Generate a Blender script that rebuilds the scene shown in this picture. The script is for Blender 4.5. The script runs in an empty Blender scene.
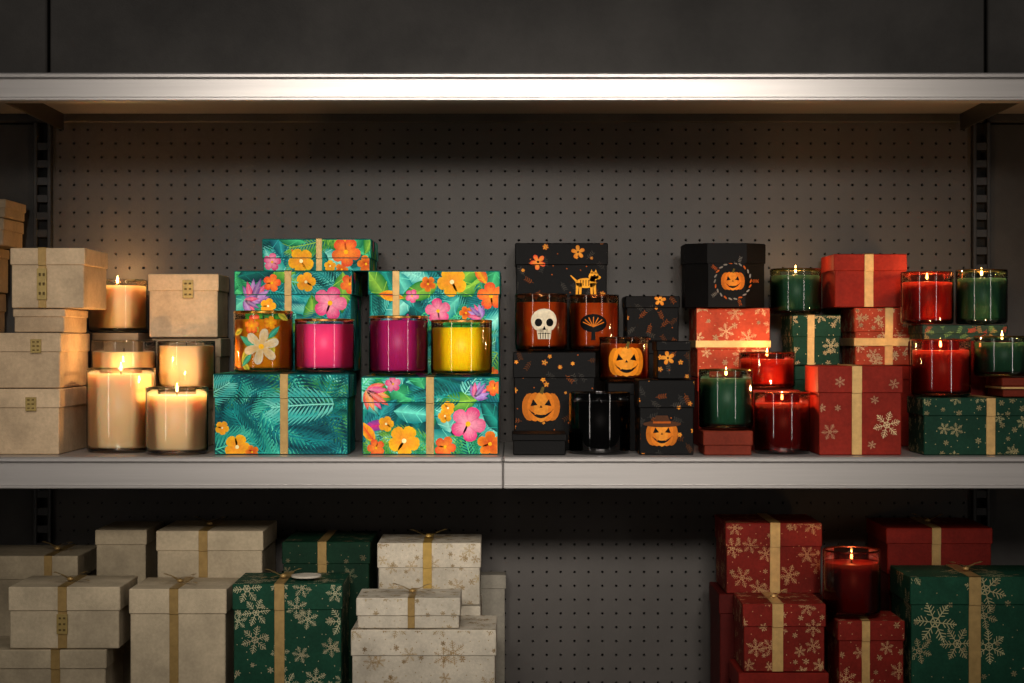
import bpy, math, random
from mathutils import Vector
S=0.00125; D=2.2; ZC=1.5
def K(y): return 1+y/D
def WX(px,y): return (px-512)*S*K(y)
def WZ(py,y): return ZC+(341.5-py)*S*K(y)
def C(h):
    h=h.lstrip('#'); o=[]
    for i in (0,2,4):
        c=int(h[i:i+2],16)/255
        o.append(c/12.92 if c<=0.04045 else ((c+0.055)/1.055)**2.4)
    return tuple(o)
def mixc(a,b,t): return tuple(a[i]*(1-t)+b[i]*t for i in range(3))
# ------------------------------------------------ materials
def newmat(name):
    m=bpy.data.materials.new(name); m.use_nodes=True
    nt=m.node_tree; return m,nt,nt.nodes['Principled BSDF']
def attr_mat(name,rough=0.5,metal=0.0,noise=0.12,nscale=60,bump=0.1,bscale=700,sss=0.0,coat=0.0,spec=.5,fine=0.0):
    m,nt,b=newmat(name)
    a=nt.nodes.new('ShaderNodeVertexColor'); a.layer_name='Col'
    tc=nt.nodes.new('ShaderNodeTexCoord')
    n=nt.nodes.new('ShaderNodeTexNoise'); n.inputs['Scale'].default_value=nscale; n.inputs['Detail'].default_value=8; n.inputs['Roughness'].default_value=.6
    oi=nt.nodes.new('ShaderNodeObjectInfo'); off=nt.nodes.new('ShaderNodeVectorMath'); off.operation='ADD'
    nt.links.new(tc.outputs['Object'],off.inputs[0]); nt.links.new(oi.outputs['Location'],off.inputs[1])
    nt.links.new(off.outputs['Vector'],n.inputs['Vector'])
    mr=nt.nodes.new('ShaderNodeMapRange'); mr.inputs['From Min'].default_value=0.3; mr.inputs['From Max'].default_value=0.7
    mr.inputs['To Min'].default_value=1-noise; mr.inputs['To Max'].default_value=1+noise*0.5
    nt.links.new(n.outputs['Fac'],mr.inputs['Value'])
    val=mr.outputs['Result']
    if fine>0:
        n3=nt.nodes.new('ShaderNodeTexNoise'); n3.inputs['Scale'].default_value=260; n3.inputs['Detail'].default_value=4
        nt.links.new(off.outputs['Vector'],n3.inputs['Vector'])
        m3=nt.nodes.new('ShaderNodeMapRange'); m3.inputs['From Min'].default_value=.3; m3.inputs['From Max'].default_value=.7
        m3.inputs['To Min'].default_value=1-fine; m3.inputs['To Max'].default_value=1+fine
        nt.links.new(n3.outputs['Fac'],m3.inputs['Value'])
        mm=nt.nodes.new('ShaderNodeMath'); mm.operation='MULTIPLY'; nt.links.new(val,mm.inputs[0]); nt.links.new(m3.outputs['Result'],mm.inputs[1]); val=mm.outputs[0]
    mx=nt.nodes.new('ShaderNodeVectorMath'); mx.operation='SCALE'
    nt.links.new(a.outputs['Color'],mx.inputs[0]); nt.links.new(val,mx.inputs['Scale'])
    nt.links.new(mx.outputs['Vector'],b.inputs['Base Color'])
    b.inputs['Roughness'].default_value=rough; b.inputs['Metallic'].default_value=metal
    b.inputs['Specular IOR Level'].default_value=spec
    if bump>0:
        n2=nt.nodes.new('ShaderNodeTexNoise'); n2.inputs['Scale'].default_value=bscale; n2.inputs['Detail'].default_value=3
        nt.links.new(tc.outputs['Object'],n2.inputs['Vector'])
        bp=nt.nodes.new('ShaderNodeBump'); bp.inputs['Strength'].default_value=bump; bp.inputs['Distance'].default_value=0.0006
        nt.links.new(n2.outputs['Fac'],bp.inputs['Height']); nt.links.new(bp.outputs['Normal'],b.inputs['Normal'])
    if sss>0:
        b.inputs['Subsurface Weight'].default_value=sss
        b.inputs['Subsurface Radius'].default_value=(1.0,0.5,0.3); b.inputs['Subsurface Scale'].default_value=0.02
    b.inputs['Coat Weight'].default_value=coat
    return m
PAPER=attr_mat('printed_paper',0.6,0,0.28,28,0.3,600,spec=.10,fine=.12)
LINEN=attr_mat('linen_paper',0.75,0,0.28,20,0.5,900,spec=.12,fine=.08)
RIBBON=attr_mat('satin_ribbon',0.4,0.35,0.2,120,0.2,1500,spec=.3)
WAX=attr_mat('candle_wax',0.4,0,0.05,30,0.0,100,sss=0.6,spec=.3)
GOLD=attr_mat('gold_metal',0.25,1.0,0.05,50,0)
WICK=attr_mat('wick',0.9,0,0.2,400,0)
def glass_mat(name,tint):
    m=bpy.data.materials.new(name); m.use_nodes=True; nt=m.node_tree; nt.nodes.clear()
    o=nt.nodes.new('ShaderNodeOutputMaterial'); mx=nt.nodes.new('ShaderNodeMixShader')
    t=nt.nodes.new('ShaderNodeBsdfTransparent'); t.inputs['Color'].default_value=(*tint,1)
    g=nt.nodes.new('ShaderNodeBsdfGlossy'); g.inputs['Roughness'].default_value=0.06; g.inputs['Color'].default_value=(1,1,1,1)
    f=nt.nodes.new('ShaderNodeFresnel'); f.inputs['IOR'].default_value=1.62
    nt.links.new(f.outputs[0],mx.inputs[0]); nt.links.new(t.outputs[0],mx.inputs[1]); nt.links.new(g.outputs[0],mx.inputs[2])
    nt.links.new(mx.outputs[0],o.inputs['Surface']); return m
def emit_mat(name,col,s):
    m,nt,b=newmat(name); b.inputs['Base Color'].default_value=(*col,1)
    b.inputs['Emission Color'].default_value=(*col,1); b.inputs['Emission Strength'].default_value=s; return m
FLAME=emit_mat('flame',(1.0,0.55,0.16),18)
def plain(name,col,rough=0.5,metal=0.0,noise=0.1,nscale=8,bump=0.05,spec=.4,stretch=None):
    m,nt,b=newmat(name); tc=nt.nodes.new('ShaderNodeTexCoord')
    n=nt.nodes.new('ShaderNodeTexNoise'); n.inputs['Scale'].default_value=nscale; n.inputs['Detail'].default_value=8; n.inputs['Roughness'].default_value=0.65
    src=tc.outputs['Object']
    if stretch:
        mp=nt.nodes.new('ShaderNodeMapping'); mp.inputs['Scale'].default_value=stretch
        nt.links.new(src,mp.inputs['Vector']); src=mp.outputs['Vector']
    nt.links.new(src,n.inputs['Vector'])
    cr=nt.nodes.new('ShaderNodeValToRGB'); cr.color_ramp.elements[0].position=0.3; cr.color_ramp.elements[1].position=0.7
    cr.color_ramp.elements[0].color=(*[c*(1-noise) for c in col],1); cr.color_ramp.elements[1].color=(*[c*(1+noise) for c in col],1)
    nt.links.new(n.outputs['Fac'],cr.inputs['Fac']); nt.links.new(cr.outputs['Color'],b.inputs['Base Color'])
    b.inputs['Roughness'].default_value=rough; b.inputs['Metallic'].default_value=metal; b.inputs['Specular IOR Level'].default_value=spec
    if bump:
        n2=nt.nodes.new('ShaderNodeTexNoise'); n2.inputs['Scale'].default_value=400
        nt.links.new(tc.outputs['Object'],n2.inputs['Vector'])
        bp=nt.nodes.new('ShaderNodeBump'); bp.inputs['Strength'].default_value=bump; bp.inputs['Distance'].default_value=0.001
        nt.links.new(n2.outputs['Fac'],bp.inputs['Height']); nt.links.new(bp.outputs['Normal'],b.inputs['Normal'])
    return m
SHELF=plain('brushed_shelf_metal',C('aca7a4'),0.36,0.5,0.12,14,0.06,stretch=(.12,1,6))
PANEL=plain('back_panel_enamel',C('494542'),0.55,0,0.22,4,0.15,.25)
PANELTOP=plain('upper_panel_enamel',C('43403d'),0.6,0,0.42,5,0.25,.25)
DARK=plain('dark_void',C('151413'),0.8)
POST=plain('upright_steel',C('2a2827'),0.45,0.3)
FLOORM=plain('floor_vinyl',C('55524f'),0.4,0,0.1,3)
# ------------------------------------------------ mesh builder
class MB:
    def __init__(s): s.v=[];s.f=[];s.m=[];s.c=[];s.sm=[];s.mats=[]
    def mi(s,mat):
        if mat not in s.mats: s.mats.append(mat)
        return s.mats.index(mat)
    def poly(s,pts,mat,col,smooth=False):
        b=len(s.v); s.v+= [tuple(p) for p in pts]; s.f.append(list(range(b,b+len(pts))))
        s.m.append(s.mi(mat)); s.sm.append(smooth)
        if isinstance(col[0],(tuple,list)): s.c+= [tuple(c) for c in col]
        else: s.c+= [tuple(col)]*len(pts)
    def mesh(s,verts,faces,mat,col,smooth=False):
        b=len(s.v); s.v+=[tuple(p) for p in verts]; k=s.mi(mat)
        for f in faces:
            s.f.append([b+i for i in f]); s.m.append(k); s.sm.append(smooth); s.c+=[tuple(col)]*len(f)
    def build(s,name,loc=(0,0,0),rz=0):
        me=bpy.data.meshes.new(name); me.from_pydata(s.v,[],s.f)
        for m in s.mats: me.materials.append(m)
        me.polygons.foreach_set('material_index',s.m); me.polygons.foreach_set('use_smooth',s.sm)
        a=me.color_attributes.new('Col','FLOAT_COLOR','CORNER')
        buf=[]
        for c in s.c: buf+= [c[0],c[1],c[2],1.0]
        a.data.foreach_set('color',buf); me.update()
        o=bpy.data.objects.new(name,me); o.location=loc; o.rotation_euler[2]=rz
        bpy.context.scene.collection.objects.link(o); return o
W1=(1,1,1)
def cbox(mb,x0,x1,y0,y1,z0,z1,c,mat,col=W1):
    lo=(x0,y0,z0); hi=(x1,y1,z1); ctr=Vector(((x0+x1)/2,(y0+y1)/2,(z0+z1)/2))
    c=min(c,(x1-x0)*0.45,(y1-y0)*0.45,(z1-z0)*0.45)
    V=[];idx={}
    for sx in(0,1):
        for sy in(0,1):
            for sz in(0,1):
                s=(sx,sy,sz)
                for a in range(3):
                    p=[]
                    for k in range(3):
                        full=hi[k] if s[k] else lo[k]
                        p.append(full if k==a else (full-c if s[k] else full+c))
                    idx[(s,a)]=len(V); V.append(Vector(p))
    F=[]
    def add(f):
        n=(V[f[1]]-V[f[0]]).cross(V[f[2]]-V[f[0]]); m=sum((V[i] for i in f),Vector())/len(f)-ctr
        F.append(f if n.dot(m)>0 else f[::-1])
    def sg(d): return (d[0],d[1],d[2])
    for a in range(3):
        b,e=[k for k in range(3) if k!=a]
        for s in(0,1):
            f=[]
            for (p,q) in((0,0),(1,0),(1,1),(0,1)):
                d={a:s,b:p,e:q}; f.append(idx[(sg(d),a)])
            add(f)
        for p in(0,1):
            for q in(0,1):
                d0={a:0,b:p,e:q}; d1={a:1,b:p,e:q}
                add([idx[(sg(d0),b)],idx[(sg(d1),b)],idx[(sg(d1),e)],idx[(sg(d0),e)]])
    for sx in(0,1):
        for sy in(0,1):
            for sz in(0,1): add([idx[((sx,sy,sz),a)] for a in range(3)])
    mb.mesh(V,F,mat,col)
def lathe(mb,prof,mat,col,n=40,cx=0,cy=0,smooth=True):
    V=[];F=[]
    for r,z in prof:
        for i in range(n):
            t=2*math.pi*i/n; V.append((cx+r*math.cos(t),cy+r*math.sin(t),z))
    for j in range(len(prof)-1):
        for i in range(n):
            k=(i+1)%n; F.append([j*n+i,j*n+k,(j+1)*n+k,(j+1)*n+i])
    mb.mesh(V,F,mat,col,smooth)
# ------------------------------------------------ 2D motifs : (pts,cols,layer)
def rot(x,y,a): return x*math.cos(a)-y*math.sin(a), x*math.sin(a)+y*math.cos(a)
def ell(cx,cy,rx,ry,col,L=0,n=16,a=0):
    pts=[]
    for i in range(n):
        t=2*math.pi*i/n; x,y=rot(rx*math.cos(t),ry*math.sin(t),a); pts.append((cx+x,cy+y))
    return [(pts,col,L)]
def seg(x0,y0,x1,y1,w,col,L=0,w1=None):
    w1=w if w1 is None else w1
    dx,dy=x1-x0,y1-y0; l=math.hypot(dx,dy) or 1e-9; nx,ny=-dy/l,dx/l
    return [([(x0+nx*w/2,y0+ny*w/2),(x0-nx*w/2,y0-ny*w/2),(x1-nx*w1/2,y1-ny*w1/2),(x1+nx*w1/2,y1+ny*w1/2)],col,L)]
def palm(cx,cy,a,ln,col,col2,L=0):
    o=[];n=16;bend=random.uniform(-.5,.5)
    x,y,an=cx,cy,a; pts=[]
    for i in range(n+1):
        pts.append((x,y,an)); x+=ln/n*math.cos(an); y+=ln/n*math.sin(an); an+=bend/n
    for i in range(n):
        x,y,an=pts[i]; t=i/n
        o+=seg(x,y,pts[i+1][0],pts[i+1][1],ln*0.022,col2,L+1)
        ll=ln*0.46*(math.sin(math.pi*(0.12+0.8*t))**0.7)
        for s in(-1,1):
            b=an+s*(1.15-0.55*t)
            mx,my=x+ll*.45*math.cos(b),y+ll*.45*math.sin(b); w=ln*0.024
            ex,ey=x+ll*math.cos(b-s*.15),y+ll*math.sin(b-s*.15)
            nx,ny=-math.sin(b)*w,math.cos(b)*w
            o.append(([(x,y),(mx-nx,my-ny),(ex,ey),(mx+nx,my+ny)],[col2,col,mixc(col,col2,.6),mixc(col,col2,.25)],L))
    return o
def leaf(cx,cy,a,ln,w,col,col2,L=0):
    o=[];n=6;up=[];dn=[];md=[]
    for i in range(n+1):
        t=i/n; h=w*math.sin(math.pi*t**0.8)*0.5
        for lst,s in((up,1),(md,0),(dn,-1)):
            x,y=rot(t*ln,s*h,a); lst.append((cx+x,cy+y))
    for i in range(n):
        o.append(([md[i],md[i+1],up[i+1],up[i]],[col2,col2,col,col],L))
        o.append(([md[i],dn[i],dn[i+1],md[i+1]],[mixc(col,col2,.6),col,col,mixc(col,col2,.6)],L))
        if i%2: 
            o+=seg(md[i][0],md[i][1],up[min(n,i+1)][0],up[min(n,i+1)][1],ln*.015,col2,L+1)
            o+=seg(md[i][0],md[i][1],dn[min(n,i+1)][0],dn[min(n,i+1)][1],ln*.015,col2,L+1)
    o+=seg(*md[0],*md[-1],ln*.03,col2,L+1,ln*.006)
    return o
def flower(cx,cy,r,col,colc,cen,L=0,n=5,a0=None,fat=.42):
    a0=random.uniform(0,6.28) if a0 is None else a0; o=[]
    for k in range(n):
        a=a0+2*math.pi*k/n; m=12; pts=[]
        for i in range(m):
            t=2*math.pi*i/m; x=r*.52+r*.48*math.cos(t); y=r*fat*math.sin(t)*(0.6+0.6*(x/r))
            X,Y=rot(x,y,a); pts.append((cx+X,cy+Y))
        edge=mixc(col,colc,0.22 if k%2 else 0.0)
        for i in range(m):
            j=(i+1)%m
            o.append(([(cx,cy),pts[i],pts[j]],[colc,edge,mixc(edge,(0,0,0),.12 if i>m/2 else 0)],L+(k%2)))
        for da in(-.18,0,.18):
            x,y=rot(r*.82,0,a+da); o+=seg(cx,cy,cx+x,cy+y,r*.045,mixc(colc,col,.35),L+2,r*.008)
    o+=ell(cx,cy,r*.15,r*.15,cen,L+3,10)
    return o
def paradise(cx,cy,a,r,cols,L=0):
    o=[]
    for i in range(7):
        b=a+(i-3)*.30; l=r*(1-.09*abs(i-3)); c=cols[i%len(cols)]
        o+=leaf(cx,cy,b,l,r*.26,c,mixc(c,(1,1,1),.25),L+(i%2)*2)
    return o
def snow(cx,cy,r,col,L=0,a0=None,w=None):
    a0=random.uniform(0,1) if a0 is None else a0; w=w or max(r*.05,.0005); o=[]
    for k in range(6):
        a=a0+k*math.pi/3; ex,ey=rot(r,0,a); o+=seg(cx,cy,cx+ex,cy+ey,w,col,L)
        for t,l in((.38,.26),(.56,.32),(.74,.24),(.88,.13)):
            for s in(-1,1):
                x0,y0=rot(r*t,0,a); dx,dy=rot(r*l,0,a+s*.95); o+=seg(cx+x0,cy+y0,cx+x0+dx,cy+y0+dy,w*.8,col,L)
        x0,y0=rot(r*.25,0,a); x1,y1=rot(r*.25,0,a+math.pi/3); o+=seg(cx+x0,cy+y0,cx+x1,cy+y1,w,col,L)
        x,y=rot(r*1.03,0,a); o+=ell(cx+x,cy+y,w*.9,w*.9,col,L,6)
    return o
def sprig(cx,cy,a,ln,col,L=0):
    o=seg(cx,cy,cx+ln*math.cos(a),cy+ln*math.sin(a),ln*.035,col,L)
    for i in range(4):
        t=.25+.22*i; x,y=cx+t*ln*math.cos(a),cy+t*ln*math.sin(a)
        for s in(-1,1): 
            b=a+s*.95; o+=ell(x+ln*.17*math.cos(b),y+ln*.17*math.sin(b),ln*.13,ln*.035,col,L,8,b)
    return o
def tri(p,col,L): return [(p,col,L)]
ORG=C('d8761a');ORD=C('a84e10');YEL=C('eba63c');BLK=C('060505');CRM=C('e0d0b2')
def pumpkin(cx,cy,r,L=0,body=ORG,hole=BLK,stem=C('5b4c1e')):
    o=[]
    for dx,rx,c in((-.58,.42,mixc(body,BLK,.25)),(.58,.42,mixc(body,BLK,.25)),(-.3,.42,body),(.3,.42,body),(0,.38,mixc(body,YEL,.35))):
        o+=ell(cx+dx*r,cy,rx*r,.8*r*(1-.15*abs(dx)),c,L+(0 if abs(dx)>.5 else 1 if dx else 2))
    o+=seg(cx,cy+.7*r,cx+.12*r,cy+1.05*r,.2*r,stem,L+3,.14*r)
    for s in(-1,1): o+=tri([(cx+s*.55*r,cy+.05*r),(cx+s*.18*r,cy+.1*r),(cx+s*.42*r,cy+.42*r)],hole,L+4)
    o+=tri([(cx-.08*r,cy-.04*r),(cx+.08*r,cy-.04*r),(cx,cy+.1*r)],hole,L+4)
    n=8
    for i in range(n):
        t0=-1+2*i/n;t1=-1+2*(i+1)/n
        f=lambda t:(cx+t*.66*r,cy-.12*r-.3*r*(1-t*t)); g=lambda t:(cx+t*.66*r,cy-.10*r-.5*r*(1-t*t))
        o+=tri([f(t0),g(t0),g(t1),f(t1)],hole,L+4)
    for t in(-.45,.35): o+=ell(cx+t*.66*r,cy-.36*r,.07*r,.06*r,body,L+5,4,.78)
    return o
def skull(cx,cy,r,L=0,col=CRM):
    o=ell(cx,cy+.2*r,.85*r,.75*r,col,L)
    o+=tri([(cx-.48*r,cy-.3*r),(cx+.48*r,cy-.3*r),(cx+.4*r,cy-.95*r),(cx-.4*r,cy-.95*r)],col,L)
    for s in(-1,1): o+=ell(cx+s*.36*r,cy+.08*r,.24*r,.25*r,BLK,L+1)
    o+=tri([(cx-.12*r,cy-.38*r),(cx+.12*r,cy-.38*r),(cx,cy-.12*r)],BLK,L+1)
    for k in(-.24,-.08,.08,.24): o+=seg(cx+k*r,cy-.55*r,cx+k*r,cy-.93*r,.05*r,BLK,L+1)
    o+=seg(cx-.4*r,cy-.6*r,cx+.4*r,cy-.6*r,.04*r,BLK,L+1)
    return o
def dog(cx,cy,r,L=0,c=C('efa32c')):
    o=ell(cx,cy,.75*r,.36*r,c,L)+ell(cx+.55*r,cy+.48*r,.36*r,.32*r,c,L)+ell(cx+.85*r,cy+.40*r,.22*r,.14*r,c,L)+seg(cx+.45*r,cy+.1*r,cx+.52*r,cy+.5*r,.45*r,c,L,.3*r)
    for x in(-.6,-.38,.38,.6): o+=seg(cx+x*r,cy,cx+x*r*1.1,cy-.85*r,.22*r,c,L,.15*r)
    o+=seg(cx-.65*r,cy+.1*r,cx-1.1*r,cy+.55*r,.16*r,c,L,.06*r)
    for s in(.3,.6): o+=tri([(cx+s*r,cy+.68*r),(cx+(s+.22)*r,cy+.68*r),(cx+(s+.10)*r,cy+1.0*r)],c,L)
    o+=ell(cx+.62*r,cy+.52*r,.07*r,.08*r,BLK,L+1,6)
    for k in range(4): o+=seg(cx+(-.4+.2*k)*r,cy+.22*r,cx+(-.4+.2*k)*r,cy-.2*r,.05*r,BLK,L+1)
    return o
def wreath(cx,cy,r,L=0):
    o=[]
    for k in range(22):
        a=2*math.pi*k/22; c=C('7b756e') if k%3 else ORD
        o+=ell(cx+r*math.cos(a),cy+r*math.sin(a),r*.13,r*.05,c,L,6,a+1.2)
    for k in range(5): o+=sprig(cx+r*1.0*math.cos(k*1.256),cy+r*math.sin(k*1.256),k*1.256,r*.4,C('7a746c') if k%2 else ORD,L)
    return o+pumpkin(cx,cy,r*.66,L+1)
def witch(cx,cy,r,L=0):
    o=pumpkin(cx,cy,r,L)
    o+=ell(cx,cy+.62*r,1.2*r,.2*r,C('4a2a16'),L+6)+tri([(cx-.6*r,cy+.6*r),(cx+.6*r,cy+.6*r),(cx+.35*r,cy+1.15*r),(cx-.35*r,cy+1.15*r)],C('4a2a16'),L+7)
    return o+seg(cx-.55*r,cy+.72*r,cx+.55*r,cy+.72*r,.12*r,ORD,L+8)
def tree(cx,cy,r,L=0):
    o=ell(cx,cy+.15*r,.95*r,.62*r,BLK,L)+seg(cx,cy,cx,cy-r,.22*r,BLK,L,.3*r)
    for k in range(7):
        a=.2+k*.45; o+=seg(cx,cy-.1*r,cx+.75*r*math.cos(a),cy+.12*r+.45*r*math.sin(a),.06*r,ORG,L+1)
    return o
def scatter(w,h,step,jit=.35):
    nx=max(1,round(w/step));ny=max(1,round(h/step)); P=[]
    for i in range(-0,nx+1):
        for j in range(-0,ny+1):
            P.append((-w/2+(i+(.5 if j%2 else 0))*w/nx+random.uniform(-jit,jit)*step, j*h/ny+random.uniform(-jit,jit)*step))
    random.shuffle(P); return P
TD=C('06403f');TM=C('0f7d74');TL=C('45b296');PNK=C('e2307e');COR=C('ea4a2c');YW=C('fbb918');PUR=C('7a44a4');GRN=C('1f8a40')
def pat_palm(w,h):
    M=[]
    for x,y in scatter(w,h,.022):
        a=random.uniform(0,6.28); l=random.uniform(.055,.085)
        M.append(palm(x-l*.5*math.cos(a),y-l*.5*math.sin(a),a,l,*random.choice([(C('06505a'),C('1aa09a')),(C('042c3a'),C('12808a')),(C('088a7e'),C('58d4b4')),(C('033438'),C('109088')),(C('0b7048'),C('5cb060')),(C('0ea09c'),C('86e4d0')),(C('042a34'),C('0c7478'))])))
    return M
LEAFC=[(C('043a40'),C('1ea090')),(C('0b7e36'),C('96d048')),(C('088488'),C('6ce0c8')),(C('054c60'),C('30b4b4')),(C('08704e'),C('4cd088')),(C('12a09a'),C('98ecd8')),(C('033038'),C('0c7c78'))]
def pat_trop(w,h):
    M=[]
    for x,y in scatter(w,h,.022): 
        a=random.uniform(0,6.28)
        if random.random()<.45: M.append(palm(x-.03*math.cos(a),y-.03*math.sin(a),a,.062,*random.choice(LEAFC)))
        else: M.append(leaf(x-.025*math.cos(a),y-.025*math.sin(a),a,.056,.026,*random.choice(LEAFC)))
    for x,y in scatter(w,h,.055):
        q=random.random()
        if q<.35: M.append(leaf(x,y,random.uniform(0,6.28),.034,.014,*random.choice([(COR,YW),(PUR,PNK),(YW,COR)])))
        elif q<.6: M.append(random.choice([fl_p,fl_y,fl_c,fl_o])(x,y,.009))
    return M
fl_p=lambda x,y,r: flower(x,y,r,PNK,C('ffb0c4'),YW)
fl_y=lambda x,y,r: flower(x,y,r,YW,C('f08a2c'),C('fff3b0'),fat=.46)
fl_c=lambda x,y,r: flower(x,y,r,COR,C('ff9a30'),YW)
fl_o=lambda x,y,r: flower(x,y,r,C('f28a1e'),C('c8301c'),YW)
par=lambda ang: (lambda x,y,r: paradise(x,y,ang,r,[PUR,C('a877d0'),PNK]))
parc=lambda ang: (lambda x,y,r: paradise(x,y,ang,r,[COR,C('f7902a'),PNK]))
def pat_hal(w,h):
    M=[]
    for x,y in scatter(w,h,.017,.4):
        q=random.random()
        if q<.28: M.append(flower(x,y,random.uniform(.002,.0045),random.choice([ORG,ORD,C('8a3210')]),YEL,BLK,n=random.choice([5,6]),fat=.3))
        elif q<.75: M.append(sprig(x,y,random.uniform(0,6.28),.013,random.choice([C('46413b'),C('8a4410'),C('5a3010'),C('3a3733')])))
        else: M.append(ell(x,y,.0010,.0010,ORD,0,6))
    return M
def pat_snow(col,r0=.006,r1=.014,step=.03):
    def f(w,h):
        M=[]
        for x,y in scatter(w,h,step): 
            if random.random()<.85: M.append(snow(x,y,random.uniform(r0,r1),mixc(col,(0.25,.12,.06),random.uniform(0,.4))))
        for x,y in scatter(w,h,step*.6):
            if random.random()<.5: M.append(snow(x,y,random.uniform(.0025,.004),mixc(col,(.2,.1,.05),.35)))
        for x,y in scatter(w,h,step*.42): M.append(ell(x,y,.0007,.0007,mixc(col,(.2,.1,.05),.3),0,6))
        return M
    return f
def clip(poly,u0,v0,u1,v1):
    def cut(P,ax,val,keep_gt):
        out=[]
        for i in range(len(P)):
            a=P[i];b=P[(i+1)%len(P)]
            ia=(a[ax]>=val) if keep_gt else (a[ax]<=val); ib=(b[ax]>=val) if keep_gt else (b[ax]<=val)
            if ia: out.append(a)
            if ia!=ib:
                t=(val-a[ax])/(b[ax]-a[ax]); out.append(tuple(a[k]+(b[k]-a[k])*t for k in range(5)))
        return out
    for ax,val,g in((0,u0,True),(0,u1,False),(1,v0,True),(1,v1,False)):
        poly=cut(poly,ax,val,g)
        if len(poly)<3: return None
    return poly
def stamp(mb,motifs,rects,mapf,mat,total=.0008,strip=None):
    Ls=[max(p[2] for p in m)+1 if m else 0 for m in motifs]; step=min(2e-5,total/max(1,sum(Ls)))
    cur=1
    for m,l in zip(motifs,Ls):
        for pts,col,L in m:
            cols=col if isinstance(col[0],(tuple,list)) else [col]*len(pts)
            P=[(p[0],p[1],*c) for p,c in zip(pts,cols)]
            for (u0,v0,u1,v1,ob) in rects:
                if strip:
                    lo=max(u0,min(p[0] for p in P)); hi=min(u1,max(p[0] for p in P)); u=math.floor(lo/strip)*strip; segs=[]
                    while u<hi: segs.append((max(u0,u),min(u1,u+strip))); u+=strip
                else: segs=[(u0,u1)]
                for a,b in segs:
                    Q=clip(P,a,v0,b,v1)
                    if Q: mb.poly([mapf(q[0],q[1],ob+(cur+L)*step) for q in Q],mat,[q[2:5] for q in Q])
        cur+=l
# ------------------------------------------------ gift boxes
def bow(mb,cx,cy,z,s,col,a=0):
    def strip(path,w):
        n=len(path)
        for i in range(n-1):
            p,q=path[i],path[i+1]; d=Vector((q[0]-p[0],q[1]-p[1],0)); 
            if d.length<1e-6: d=Vector((1,0,0))
            d.normalize(); nn=Vector((-d.y,d.x,0))*w/2
            A=Vector(p);B=Vector(q); mb.poly([A-nn,B-nn,B+nn,A+nn],RIBBON,col,True)
    for sgn in(-1,1):
        path=[]
        for i in range(15):
            t=2*math.pi*i/14; r=math.sin(t/2); x=sgn*s*r; y=s*.28*math.sin(t); path.append((*[cx+rot(x,y,a)[0],cy+rot(x,y,a)[1]],z+.003+.008*math.sin(t/2)+.0003*i))
        strip(path,.0045)
        path=[]
        for i in range(8):
            t=i/7; x,y=rot(sgn*s*1.3*t,-s*.35*t+s*.12*math.sin(t*5),a); path.append((cx+x,cy+y,z+.0022+.0015*math.sin(t*6)**2))
        strip(path,.0035)
    lathe(mb,[(0.0001,z+.001),(.004,z+.0025),(.0045,z+.004),(.003,z+.006),(.0001,z+.007)],RIBBON,col,10,cx,cy)
def prism(mb,P,z0,z1,mat,col):
    n=len(P); V=[(x,y,z0) for x,y in P]+[(x,y,z1) for x,y in P]
    F=[[i,(i+1)%n,n+(i+1)%n,n+i] for i in range(n)]+[list(range(n,2*n)),list(range(n))[::-1]]
    mb.mesh(V,F,mat,col)
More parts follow.
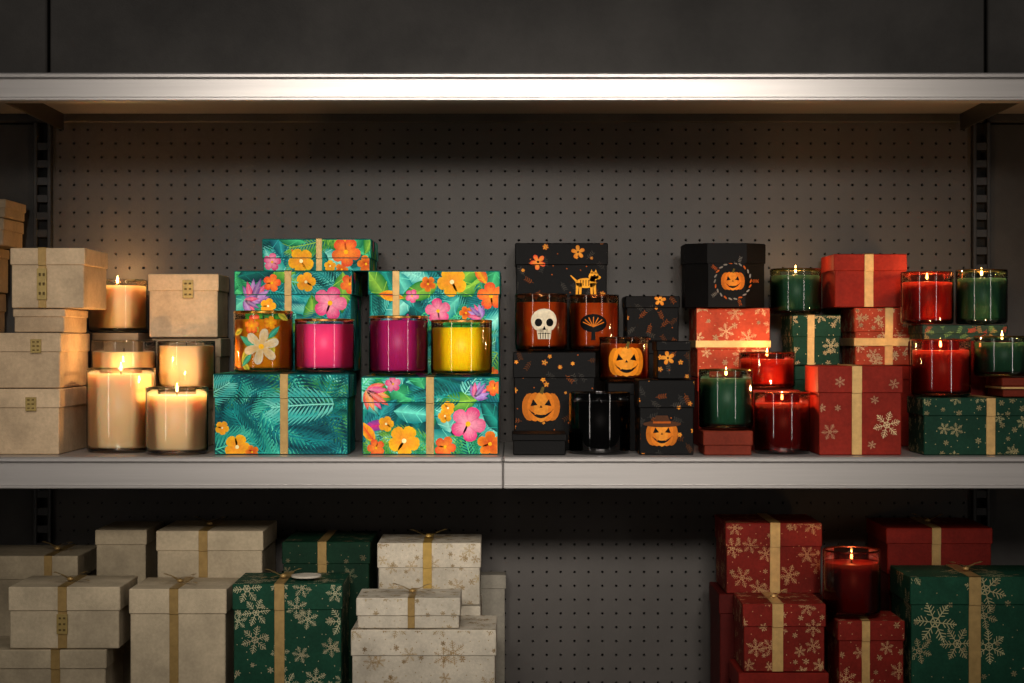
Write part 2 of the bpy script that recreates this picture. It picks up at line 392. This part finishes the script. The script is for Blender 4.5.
def gbox(name,px0,px1,ptop,base,yf,d,col,lid=20,pat=None,ribbon=None,rw=9,rcol=C('a5854f'),hband=None,custom=(),bowp=False,
         label=None,mat=None,lidcol=None,tag=False,rz=None,seed=None,hexa=False):
    random.seed(seed if seed is not None else int(px0*13+ptop*7))
    mat=mat or PAPER; yb=yf+d
    x0=WX(px0,yb if px0>512 else yf); x1=WX(px1,yb if px1<512 else yf)
    zt=WZ(ptop,yf); w=x1-x0; h=zt-base; lh=min(lid*S*K(yf),h*.6); cx=(x0+x1)/2; cy=(yf+yb)/2; o=.0016; c=.0011
    mb=MB(); lidcol=lidcol or col
    if hexa:
        def hx(g): 
            W=w/2-g; Y=d/2-g; q=w*.26
            return [(-W+q,-Y),(W-q,-Y),(W,-Y+q*.8),(W,Y-q*.8),(W-q,Y),(-W+q,Y),(-W,Y-q*.8),(-W,-Y+q*.8)]
        prism(mb,hx(o),0,h-.002,mat,mixc(col,(0,0,0),.2)); prism(mb,hx(0),h-lh,h-.001,mat,lidcol); prism(mb,hx(.001),h-.001,h,mat,lidcol)
    else:
        cbox(mb,-w/2+o,w/2-o,-d/2+o,d/2-o,0,h-.002,c,mat,mixc(col,(0,0,0),.08))
        cbox(mb,-w/2,w/2,-d/2,d/2,h-lh,h,c,mat,lidcol)
    def rects(W): return [(-W/2+c,h-lh+c,W/2-c,h-c,1e-5),(-W/2+o+c,c,W/2-o-c,h-lh,-o+1e-5)]
    fm=lambda u,v,f:(u,-d/2-f,v)
    front=[]
    if pat: front+=pat(w,h)
    for fn,px,py,rpx in custom:
        front.append(fn(WX(px,yf)-cx,WZ(py,yf)-base,rpx*S*K(yf)))
    if front: stamp(mb,front,rects(w),fm,mat)
    if pat:
        if cx<0: stamp(mb,pat(d,h),rects(d),lambda u,v,f:(w/2+f,u,v),mat)
        else: stamp(mb,pat(d,h),rects(d),lambda u,v,f:(-w/2-f,-u,v),mat)
        stamp(mb,pat(w,d),[(-w/2+c,c,w/2-c,d-c,1e-5)],lambda u,v,f:(u,v-d/2,h+f),mat)
    th=.0010
    if ribbon is not None:
        rx=(WX(ribbon,yf)-cx); r=rw*S*K(yf)/2
        cbox(mb,rx-r,rx+r,-d/2-th,-d/2+.0005,h-lh-.0004,h+th,.0003,RIBBON,rcol)
        cbox(mb,rx-r,rx+r,-d/2+o-th,-d/2+o+.0005,.0005,h-lh,.0003,RIBBON,rcol)
        cbox(mb,rx-r,rx+r,-d/2-th,d/2+th,h-.0005,h+th,.0003,RIBBON,rcol)
        cbox(mb,rx-r,rx+r,d/2-.0005,d/2+th,h*.02,h+th,.0003,RIBBON,rcol)
    if hband is not None:
        zz=WZ(hband,yf)-base; r=rw*S*K(yf)/2
        cbox(mb,-w/2-th,w/2+th,-d/2-th*1.4,d/2+th,zz-r,zz+r,.0003,RIBBON,rcol)
    if label:
        lx,ly,lw,lhh=label; u=WX(lx,yf)-cx; v=WZ(ly,yf)-base; a=lw*S/2; b=lhh*S/2
        gl=C('a08850'); dk=C('5d4a28')
        cbox(mb,u-a,u+a,-d/2-.0016,-d/2+.0003,v-b,v+b,.0002,RIBBON,gl)
        for i in(-1,0,1):
            for s in(-1,1): cbox(mb,u+s*a*.4-a*.22,u+s*a*.4+a*.22,-d/2-.0019,-d/2-.0015,v+i*b*.6-b*.1,v+i*b*.6+b*.1,.0001,PAPER,dk)
    if bowp:
        bx=WX(ribbon,yf)-cx if ribbon is not None else 0
        bow(mb,bx,-d*.12,h+th,.020 if bowp is True else bowp,rcol,random.uniform(-.2,.2))
    if tag:
        bx=WX(ribbon,yf)-cx+.030
        lathe(mb,[(.0001,h+.0066),(.019,h+.0066),(.0193,h+.0052),(.019,h+.0040),(.0001,h+.0040)],PAPER,C('c8bfae'),28,bx,-d*.15,False)
    ob=mb.build(name,(cx,cy,base),random.uniform(-.009,.009) if rz is None else rz)
    return base+h+.0011
# ------------------------------------------------ candles
GL={}
def glass(kind,t):
    if kind not in GL: GL[kind]=glass_mat('glass_'+kind,t)
    return GL[kind]
KINDS={ # tint, wax, rim
 'cream':((.98,.95,.91),C('efd3a8'),None),
 'amber':((.98,.84,.52),C('e09a20'),C('c8943f')),
 'pink':((.99,.82,.90),C('f0508e'),C('c8944f')),
 'magenta':((.95,.70,.84),C('b02a74'),C('c8944f')),
 'yellow':((.99,.95,.66),C('f4d21c'),C('c8944f')),
 'orange':((.90,.62,.38),C('a8561e'),None),
 'black':((.22,.21,.21),C('100f0f'),None),
 'red':((.84,.40,.31),C('9c2c1c'),C('b06a48')),
 'darkred':((.66,.27,.20),C('6c180e'),C('8a4030')),
 'green':((.60,.70,.62),C('33604a'),C('a88850')),
}
def candle(name,px0,px1,ptop,base,yc,kind,fill=.80,flame=True,decals=(),pat=None,power=.14,fs=.78):
    random.seed(int(px0)); tint,wax,rim=KINDS[kind]; g=glass(kind,tint)
    R=(px1-px0)/2*S*K(yc); cx=WX((px0+px1)/2,yc); H=WZ(ptop,yc)-base; mb=MB(); n=48
    rb=min(.005,R*.2)
    prof=[(0.0001,0.0006),(R-rb,0.0003)]+[(R-rb+rb*math.sin(t),rb-rb*math.cos(t)) for t in [i*math.pi/10 for i in range(1,6)]]+[(R,H*.5),(R,H-.0015)]
    lathe(mb,prof,g,W1,n)
    rt=.0013; lathe(mb,[(R-rt+rt*math.cos(t),H-rt+rt*math.sin(t)) for t in [i*2*math.pi/8 for i in range(9)]],GOLD if rim else g,rim or W1,n)
    if rim and kind in('amber','pink','magenta','yellow'): lathe(mb,[(R+.0003,H-.003),(R+.0003,H-.001)],GOLD,rim,n)
    ri=R-.0022; wt=H*fill
    lathe(mb,[(.0001,.006),(ri-.003,.006),(ri,.009),(ri,wt-.0008),(ri-.0015,wt),(ri-.004,wt-.0006),(.0001,wt-.001)],WAX,wax,n)
    lathe(mb,[(.0008,wt-.002),(.0007,wt+.0045),(.0001,wt+.005)],WICK,C('1c140c'),8)
    if pat or decals:
        M=(pat(2*math.pi*R*.6,H) if pat else [])+[fn(u*S,H*v,r*S) for fn,u,v,r in decals]
        rng=math.pi*R*.62
        def mp(u,v,f):
            a=u/R-math.pi/2; rr=R+.0001+f; return (rr*math.cos(a),rr*math.sin(a),v)
        stamp(mb,M,[(-rng,.004,rng,H-.004,0)],mp,PAPER,.0006,strip=.003)
    ob_z=base+.0002
    if flame:
        f0=wt+.0035
        lathe(mb,[(.0001,f0),(.0016*fs,f0+.0015*fs),(.0022*fs,f0+.004*fs),(.0017*fs,f0+.008*fs),(.0008*fs,f0+.0115*fs),(.0001,f0+.015*fs)],FLAME,W1,12)
    ob=mb.build(name,(cx,yc,ob_z))
    if flame:
        L=bpy.data.lights.new('flame_light','POINT'); L.energy=power; L.color=(1,.56,.22); L.shadow_soft_size=.004
        lo=bpy.data.objects.new('flame_light',L); lo.location=(0,0,wt+.018); lo.parent=ob; bpy.context.scene.collection.objects.link(lo)
    return ob
# ------------------------------------------------ shelving
YB=.34
Zm=WZ(457,0)+.0004; Zl=.995
def shelf(name,ztop,lip,seams=(),depth=YB-.012):
    mb=MB(); ztop-=.0004
    xs=[-1.45]+list(seams)+[1.45]
    for a,b in zip(xs[:-1],xs[1:]):
        a+=.0005;b-=.0005
        cbox(mb,a,b,.002,depth,ztop-.008,ztop,.001,SHELF)
        cbox(mb,a,b,0,.010,ztop-lip,ztop-.0005,.0012,SHELF)
        cbox(mb,a,b,-.004,.006,ztop-.007,ztop+.0003,.002,SHELF)
        cbox(mb,a,b,-.003,.022,ztop-lip-.002,ztop-lip+.003,.0012,SHELF)
    for s in(-1,1):
        x=s*.645
        cbox(mb,x-.0015,x+.0015,.02,depth+.0,ztop-.032,ztop-.008,.0005,POST)
    return mb.build(name,(0,0,0))
shelf('middle_shelf',Zm,30*S,(WX(503,0),))
shelf('upper_shelf',WZ(73,0),26*S)
shelf('lower_shelf',Zl,30*S)
shelf('base_deck',.16,.15)
def pegboard(x0,x1,z0,z1,y,p=.0200,r=.0019):
    nx=round((x1-x0)/p); nz=round((z1-z0)/p); px=(x1-x0)/nx; pz=(z1-z0)/nz
    V=[];F=[]
    for i in range(nx):
        for j in range(nz):
            cx=x0+(i+.5)*px; cz=z0+(j+.5)*pz; b=len(V)
            for k in range(8):
                a=k*math.pi/4; ca,sa=math.cos(a),math.sin(a); m=max(abs(ca),abs(sa))
                V.append((cx+ca/m*px/2,y,cz+sa/m*pz/2))
            for k in range(8):
                a=k*math.pi/4; V.append((cx+r*math.cos(a),y,cz+r*math.sin(a)))
            for k in range(8):
                a=k*math.pi/4; V.append((cx+r*math.cos(a),y+.005,cz+r*math.sin(a)))
            for k in range(8):
                q=(k+1)%8; F.append([b+k,b+q,b+8+q,b+8+k]); F.append([b+8+k,b+8+q,b+16+q,b+16+k])
    mb=MB(); mb.mesh(V,F,PANEL,W1); return mb
UX=.675
mb=pegboard(-UX+.013,UX-.013,.2,WZ(73,0)-.02,YB); 
mb.build('pegboard_panel')
mb=MB(); cbox(mb,-1.45,1.45,YB+.012,YB+.03,0,1.83,.001,DARK); mb.build('panel_core')
mb=MB()
zt=WZ(73,0)
for a,b in((-1.45,-UX+.004),(-UX+.009,UX+.006),(UX+.011,1.45)): cbox(mb,a,b,YB-.004,YB+.008,zt-.02,2.5,.002,PANELTOP)
mb.build('upper_back_panel')
mb=MB()
for a,b in((-1.45,-UX-.014),(UX+.014,1.45)): cbox(mb,a,b,YB,YB+.008,.16,zt-.022,.001,PANELTOP)
mb.build('side_back_panel')
for s in(-1,1):
    mb=MB(); x=s*UX
    for dx in(-.010,.010): cbox(mb,x+dx-.0025,x+dx+.0025,YB-.012,YB+.008,0,zt-.021,.0005,POST)
    z=.1
    while z<zt-.04:
        cbox(mb,x-.010,x+.010,YB-.010,YB-.006,z,z+.011,.0004,POST); z+=.025
    cbox(mb,x-.010,x+.010,YB+.002,YB+.008,0,zt-.021,.0005,DARK)
    mb.build('slotted_upright')
mb=MB(); cbox(mb,-4,4,-5,3,-.05,0,.001,FLOORM); mb.build('floor')
mb=MB(); cbox(mb,-4,4,1.0,1.1,0,3.2,.001,PANELTOP); mb.build('wall_back')
# ------------------------------------------------ MIDDLE SHELF : cream
CB='cream_gift_box'; c1=C('ceb391'); c2=C('c6ab8a'); c3=C('a08c72')
def cream(px0,px1,pt,base,yf,d,**k):
    k.setdefault('lid',19); k.setdefault('mat',LINEN); return gbox(CB,px0,px1,pt,base,yf,d,k.pop('col',c1),**k)
a=cream(-30,90,389,Zm,.04,.16,label=(31,404,11,14),rz=0)
a=cream(-32,90,333,a,.042,.156,label=(36,346,11,14),col=c2,rz=0)
b=cream(13,88,309,a,.06,.12,lid=8,col=c2)
cream(10,108,248,b,.055,.13,ribbon=42,rw=8,label=(42,284,10,32),lid=17)
a=cream(-60,6,292,Zm,.215,.11,col=c3); a=cream(-60,10,246,a,.215,.11,col=c3,lid=10); a=cream(-60,24,218,a,.215,.10,col=c3,lid=12); cream(-60,26,199,a,.213,.10,col=c3,lid=9)
a=cream(92,150,333,Zm,.25,.08,col=c3,rz=0); candle('jar_candle',88,147,280,a,.288,'cream',.88,power=.24)
b=cream(152,230,338,Zm,.25,.08,col=c3,rz=0); cream(148,229,274,b,.238,.09,label=(188,289,12,20),lid=17,rz=0)
a=cream(94,152,396,Zm,.158,.085); candle('jar_candle',92,156,340,a,.2,'cream',.78,flame=False)
a=cream(160,213,392,Zm,.16,.08); candle('jar_candle',158,215,341,a,.2,'cream',.9,flame=False)
candle('jar_candle',87,155,368,Zm,.108,'cream',.93,power=.25)
candle('jar_candle',146,208,387,Zm,.061,'cream',.88,power=.38)
# ------------------------------------------------ tropical
TB='tropical_gift_box'; tq=C('0a6a66')
t1=gbox(TB,213,356,374,Zm,.04,.10,C('085052'),lid=24,pat=pat_palm,ribbon=284,rw=8,rz=0,custom=[(fl_y,237,447,13),(fl_y,222,428,7),(fl_o,252,452,7)])
t2=gbox(TB,361,500,377,Zm,.04,.10,C('0a6060'),lid=26,pat=pat_trop,ribbon=430,rw=8,rz=0,seed=5,custom=[(parc(-.6),366,390,28),(fl_p,393,384,8),(fl_y,404,441,16),(fl_c,376,448,9),(fl_y,386,424,8),(fl_p,468,424,18),(fl_c,445,447,11),(fl_o,490,444,13),(fl_y,448,408,7),(par(.9),474,398,20),(fl_c,494,388,8)])
pt=lambda z,y: 341.5-(z-ZC)/(S*K(y))
gbox(TB,225,352,pt(t1-.0011,.15),Zm,.15,.17,C('085052'),lid=24,pat=pat_palm,rz=0)
gbox(TB,368,496,pt(t2-.0011,.15),Zm,.15,.17,C('085052'),lid=24,pat=pat_trop,rz=0)
t3=gbox(TB,234,362,271,t1,.137,.15,tq,lid=24,pat=pat_trop,ribbon=288,rw=7,rz=0,seed=21,custom=[(par(1.2),252,302,26),(par(-.5),244,300,18),(fl_p,330,303,17),(fl_y,306,282,10),(fl_c,350,284,10),(fl_c,272,283,9),(fl_y,268,306,8)])
t4=gbox(TB,368,501,271,t2,.137,.15,tq,lid=24,pat=pat_trop,ribbon=396,rw=7,rz=0,seed=33,custom=[(fl_y,452,282,15),(fl_c,491,296,14),(fl_p,438,311,13),(fl_o,428,284,8),(par(2.4),482,318,18),(fl_p,412,296,7)])
gbox(TB,262,378,239,max(t3,t4),.17,.12,tq,lid=24,pat=pat_trop,ribbon=319,rw=6,seed=12,custom=[(fl_y,301,261,13),(fl_c,346,252,15),(fl_p,272,262,9),(fl_o,366,264,9),(fl_y,330,266,6)])
candle('jar_candle',234,293,311,t1,.09,'amber',.86,flame=False,pat=lambda w,h:[leaf(random.uniform(-.03,.03),random.uniform(0,h),random.uniform(0,6),.02,.008,C('d8c040'),C('7a8a28')) for _ in range(9)]+[flower(-.010,h*.75,.010,COR,YW,YW),flower(.014,h*.8,.009,C('d87010'),YW,YW)],decals=[(lambda x,y,r:leaf(x,y,-2.3,r,r*.35,C('2a7a50'),TL),-8,.3,18),(lambda x,y,r:leaf(x,y,.8,r,r*.35,C('2a7a50'),TL),9,.55,18),(lambda x,y,r:leaf(x,y,2.6,r,r*.35,C('3a8a60'),TL),-2,.4,24),(lambda x,y,r:flower(x,y,r,C('d8ccb0'),C('d8a850'),YW,n=6,a0=.3,fat=.25),2,.42,19)])
candle('jar_candle',295,355,319,t1,.085,'pink',.90,flame=False)
candle('jar_candle',369,428,316,t2,.085,'magenta',.92,flame=False)
candle('jar_candle',431,492,320,t2,.085,'yellow',.86,flame=False)
# ------------------------------------------------ halloween
HB='halloween_gift_box'; hb=C('0a0909')
hf=lambda c:(lambda x,y,r:flower(x,y,r,c,YEL,BLK,fat=.3))
h2=gbox(HB,513,596,352,Zm,.125,.115,hb,lid=26,pat=pat_hal,custom=[(pumpkin,541,407,19)],rz=0)
gbox(HB,520,606,pt(h2-.0011,.255),Zm,.255,.078,hb,lid=26,rz=0)
gbox(HB,515,608,243,h2,.255,.078,hb,lid=22,pat=pat_hal,custom=[(dog,586,283,14),(hf(COR),538,262,8),(hf(ORG),578,252,7)],seed=9,rz=0)
gbox(HB,512,567,434,Zm,.03,.085,C('090808'),lid=7)
candle('jar_candle',515,567,294,h2,.167,'orange',.85,flame=False,decals=[(skull,3,.47,17)])
candle('jar_candle',569,619,295,h2,.214,'orange',.85,flame=False,decals=[(tree,-2,.45,16)])
a=gbox(HB,605,640,383,Zm,.118,.07,hb,lid=12,rz=0)
candle('jar_candle',599,649,337,a,.151,'orange',.85,flame=False,decals=[(lambda x,y,r:pumpkin(x,y,r,0,C('f59020')),1,.45,20)])
candle('jar_candle',569,630,392,Zm,.072,'black',.85,flame=False)
h3=gbox(HB,634,695,380,Zm,.035,.08,hb,lid=28,pat=pat_hal,custom=[(witch,662,434,16)],rz=0)
gbox(HB,652,691,341,h3,.045,.067,hb,lid=10,pat=pat_hal,custom=[(hf(ORG),668,358,7)],rz=0)
a=gbox(HB,622,680,342,Zm,.255,.078,hb,lid=12,rz=0)
gbox(HB,622,680,296,a,.255,.078,hb,lid=12,pat=pat_hal,custom=[(hf(ORG),660,300,6)],rz=0)
# ------------------------------------------------ christmas
XB='christmas_gift_box'; RD=C('882418'); RL=C('b2452c'); RDK=C('60150f'); XG=C('173a2b'); GC=C('e6cf9e'); GOLDR=C('c8a064')
ps=pat_snow(GC)
a=gbox(XB,690,740,378,Zm,.215,.10,RD,lid=14,rz=0)
x1=gbox(XB,689,770,308,a,.215,.10,RL,lid=46,pat=ps,hband=344,rw=7,rcol=GOLDR,seed=3,rz=0)
gbox(HB,679,768,243,x1,.2,.10,C('0b0a0a'),lid=20,hexa=True,custom=[(wreath,733,281,18)],rz=0)
a=gbox(XB,743,800,390,Zm,.125,.08,RDK,lid=12,rz=0); candle('jar_candle',739,795,352,a,.165,'red',.8)
a=gbox(XB,697,753,431,Zm,.028,.074,C('702818'),lid=18,rz=0); candle('jar_candle',699,753,369,a,.066,'green',.84,power=.08)
candle('jar_candle',754,810,392,Zm,.073,'darkred',.82,power=.32)
a=gbox(XB,781,841,366,Zm,.215,.10,XG,lid=14,rz=0)
a=gbox(XB,781,841,315,a,.215,.10,XG,lid=22,pat=ps,ribbon=811,rw=7,rcol=GOLDR,rz=0)
candle('jar_candle',770,821,269,a,.265,'green',.85)
a=gbox(XB,840,920,366,Zm,.215,.10,RD,lid=14,rz=0)
a=gbox(XB,841,920,308,a,.215,.10,RL,lid=24,pat=pat_snow(GC,.005,.009,.022),ribbon=889,rw=8,hband=342,rcol=GOLDR,rz=0)
gbox(XB,821,907,254,a,.215,.10,RD,lid=17,ribbon=869,rw=9,rcol=GOLDR,rz=0)
sd=lambda x,y,r:snow(x,y,r,mixc(GC,RD,.55))
x2=gbox(XB,805,903,366,Zm,.03,.10,RD,lid=27,pat=None,ribbon=857,rw=10,rcol=GOLDR,rz=0,custom=[(lambda x,y,r:snow(x,y,r,GC),887,425,13),(sd,830,432,8),(sd,840,382,5),(sd,894,384,5),(sd,822,408,4),(sd,838,408,3),(sd,875,400,4),(sd,872,445,4)])
xg=gbox(XB,907,1060,398,Zm,.03,.09,XG,lid=18,pat=pat_snow(C('c0b684'),.006,.012,.032),ribbon=991,rw=9,rcol=GOLDR,rz=0)
a=gbox(XB,908,1012,341,Zm,.128,.085,RDK,lid=14,rz=0)
a=gbox(XB,908,1008,325,a,.128,.085,C('142c2a'),lid=10,rz=0,pat=lambda w,h:[sprig(x,y,random.uniform(0,6),.012,random.choice([C('5a7a4a'),C('8a3020'),C('907040')])) for x,y in scatter(w,h,.012)])
candle('jar_candle',901,953,272,a,.171,'red',.8,power=.2); candle('jar_candle',956,1007,270,a,.171,'green',.84)
candle('jar_candle',911,970,339,xg,.075,'red',.8,power=.2)
a=gbox(XB,986,1056,378,xg,.035,.075,C('702818'),lid=8,ribbon=None,hband=388,rw=2,rcol=GOLDR,rz=0)
candle('jar_candle',974,1030,336,a,.075,'green',.84)
# ------------------------------------------------ LOWER SHELF
CB='ribboned_cream_gift_box'; XB='snowflake_gift_box'
g1=C('bfae92'); g2=C('b3a388'); rb=C('a0824e')
a=cream(-40,125,650,Zl,.03,.11,col=g2,ribbon=55,rw=9,rcol=rb); cream(8,138,587,a,.032,.11,col=g1,ribbon=62,rw=9,rcol=rb,bowp=True,label=(62,624,11,20),lid=24)
cream(-50,100,556,Zl,.19,.13,col=g2,ribbon=48,rw=8,rcol=rb,bowp=True,lid=24); cream(95,164,530,Zl,.2,.12,col=g2,lid=15)
cream(156,277,531,Zl,.16,.14,col=g1,ribbon=203,rw=9,rcol=rb,bowp=True,lid=20)
cream(129,240,589,Zl,.04,.11,col=g1,ribbon=174,rw=9,rcol=rb,bowp=True,lid=25)
gr=C('184331')
gbox(XB,232,350,584,Zl,.03,.11,gr,lid=26,pat=pat_snow(C('c6c09a'),.009,.019,.038),ribbon=279,rw=10,rcol=C('b0905a'),bowp=.022,tag=True,seed=4)
gbox(XB,282,378,542,Zl,.16,.14,C('103020'),lid=22,ribbon=322,rw=9,rcol=rb,pat=pat_snow(C('6f7458'),.006,.012,.04))
wg=C('cabfac'); pw=pat_snow(C('a08455'),.007,.016,.032)
l10=gbox(XB,351,497,630,Zl,.03,.12,wg,lid=26,pat=pw,mat=LINEN,seed=8)
gbox(XB,356,462,598,l10,.033,.085,wg,lid=18,pat=pat_snow(C('b59f74'),.004,.008,.03),ribbon=411,rw=7,rcol=rb,bowp=.024,mat=LINEN)
a=gbox(XB,378,482,606,Zl,.17,.11,wg,lid=20,mat=LINEN)
gbox(XB,377,482,543,a,.17,.11,wg,lid=25,pat=pat_snow(C('b59f74'),.005,.010,.03),ribbon=427,rw=9,rcol=C('b8964e'),bowp=.024,mat=LINEN)
cream(440,506,575,Zl,.288,.038,col=C('8a8478'),lid=14)
rr=C('761e16'); pr=pat_snow(C('d0a878'),.005,.012,.03)
a=gbox(XB,729,829,673,Zl,.04,.10,rr,lid=20)
gbox(XB,733,826,604,a,.04,.10,rr,lid=23,pat=pr,ribbon=778,rw=11,rcol=GOLDR,bowp=.016)
a=gbox(XB,709,822,594,Zl,.155,.12,C('501410'),lid=20)
gbox(XB,715,822,523,a,.152,.12,rr,lid=24,pat=pat_snow(C('c89c6c'),.008,.014,.036),ribbon=775,rw=10,rcol=GOLDR)
a=gbox(XB,826,905,621,Zl,.04,.085,rr,lid=20,pat=pat_snow(C('d0a878'),.008,.014,.036),ribbon=866,rw=8,rcol=GOLDR,rz=0)
candle('jar_candle',823,880,549,a,.083,'darkred',.8,flame=True,power=.08)
a=gbox(XB,868,990,575,Zl,.18,.14,C('501410'),lid=20)
gbox(XB,866,993,528,a,.18,.14,rr,lid=16,ribbon=937,rw=9,rcol=C('b0905a'),bowp=.02)
gbox(XB,890,1075,577,Zl,.04,.12,gr,lid=28,pat=pat_snow(C('b4ac80'),.014,.026,.050),ribbon=975,rw=12,rcol=C('b0905a'),seed=2,bowp=.02,rz=0)
# ------------------------------------------------ lights
def aim(o,t): o.rotation_euler=(Vector(t)-o.location).to_track_quat('-Z','Y').to_euler()
def spot(loc,t,e,ang,size,col=(1,.925,.83)):
    L=bpy.data.lights.new('ceiling_spotlight','SPOT'); L.energy=e; L.spot_size=math.radians(ang); L.spot_blend=1; L.shadow_soft_size=size; L.color=col
    o=bpy.data.objects.new('ceiling_spotlight',L); o.location=loc; bpy.context.scene.collection.objects.link(o); aim(o,t)
for x in(-.39,0,.39): spot((x,-2.3,2.14),(x*.85,.1,1.46),104,26,.15)
L=bpy.data.lights.new('ceiling_panel_light','AREA'); L.energy=9; L.shape='RECTANGLE'; L.size=1.4; L.size_y=.4; L.color=(1,.94,.87)
o=bpy.data.objects.new('ceiling_panel_light',L); o.location=(0,-1.4,2.8); bpy.context.scene.collection.objects.link(o); aim(o,(0,.1,1.3))
for s in(-1,1):  # unseen side lights, added for vertical streaks on the jars and soft fill
    L=bpy.data.lights.new('added_side_light','AREA'); L.energy=3.2; L.shape='RECTANGLE'; L.size=.12; L.size_y=1.3; L.color=(1,.92,.83)
    o=bpy.data.objects.new('added_side_light',L); o.location=(s*1.7,-2.1,1.65); bpy.context.scene.collection.objects.link(o); aim(o,(0,.1,1.5))
w=bpy.data.worlds.new('World'); bpy.context.scene.world=w; w.use_nodes=True
w.node_tree.nodes['Background'].inputs['Color'].default_value=(1,.95,.9,1); w.node_tree.nodes['Background'].inputs['Strength'].default_value=.02
cam=bpy.data.cameras.new('camera'); co=bpy.data.objects.new('camera',cam); bpy.context.scene.collection.objects.link(co)
cam.sensor_width=36; cam.lens=36*D/(1024*S); co.location=(0,-D,ZC); co.rotation_euler=(math.pi/2,0,0); cam.clip_start=.05
bpy.context.scene.camera=co
bpy.context.scene.view_settings.view_transform='Standard'
print('verts',sum(len(m.vertices) for m in bpy.data.meshes))
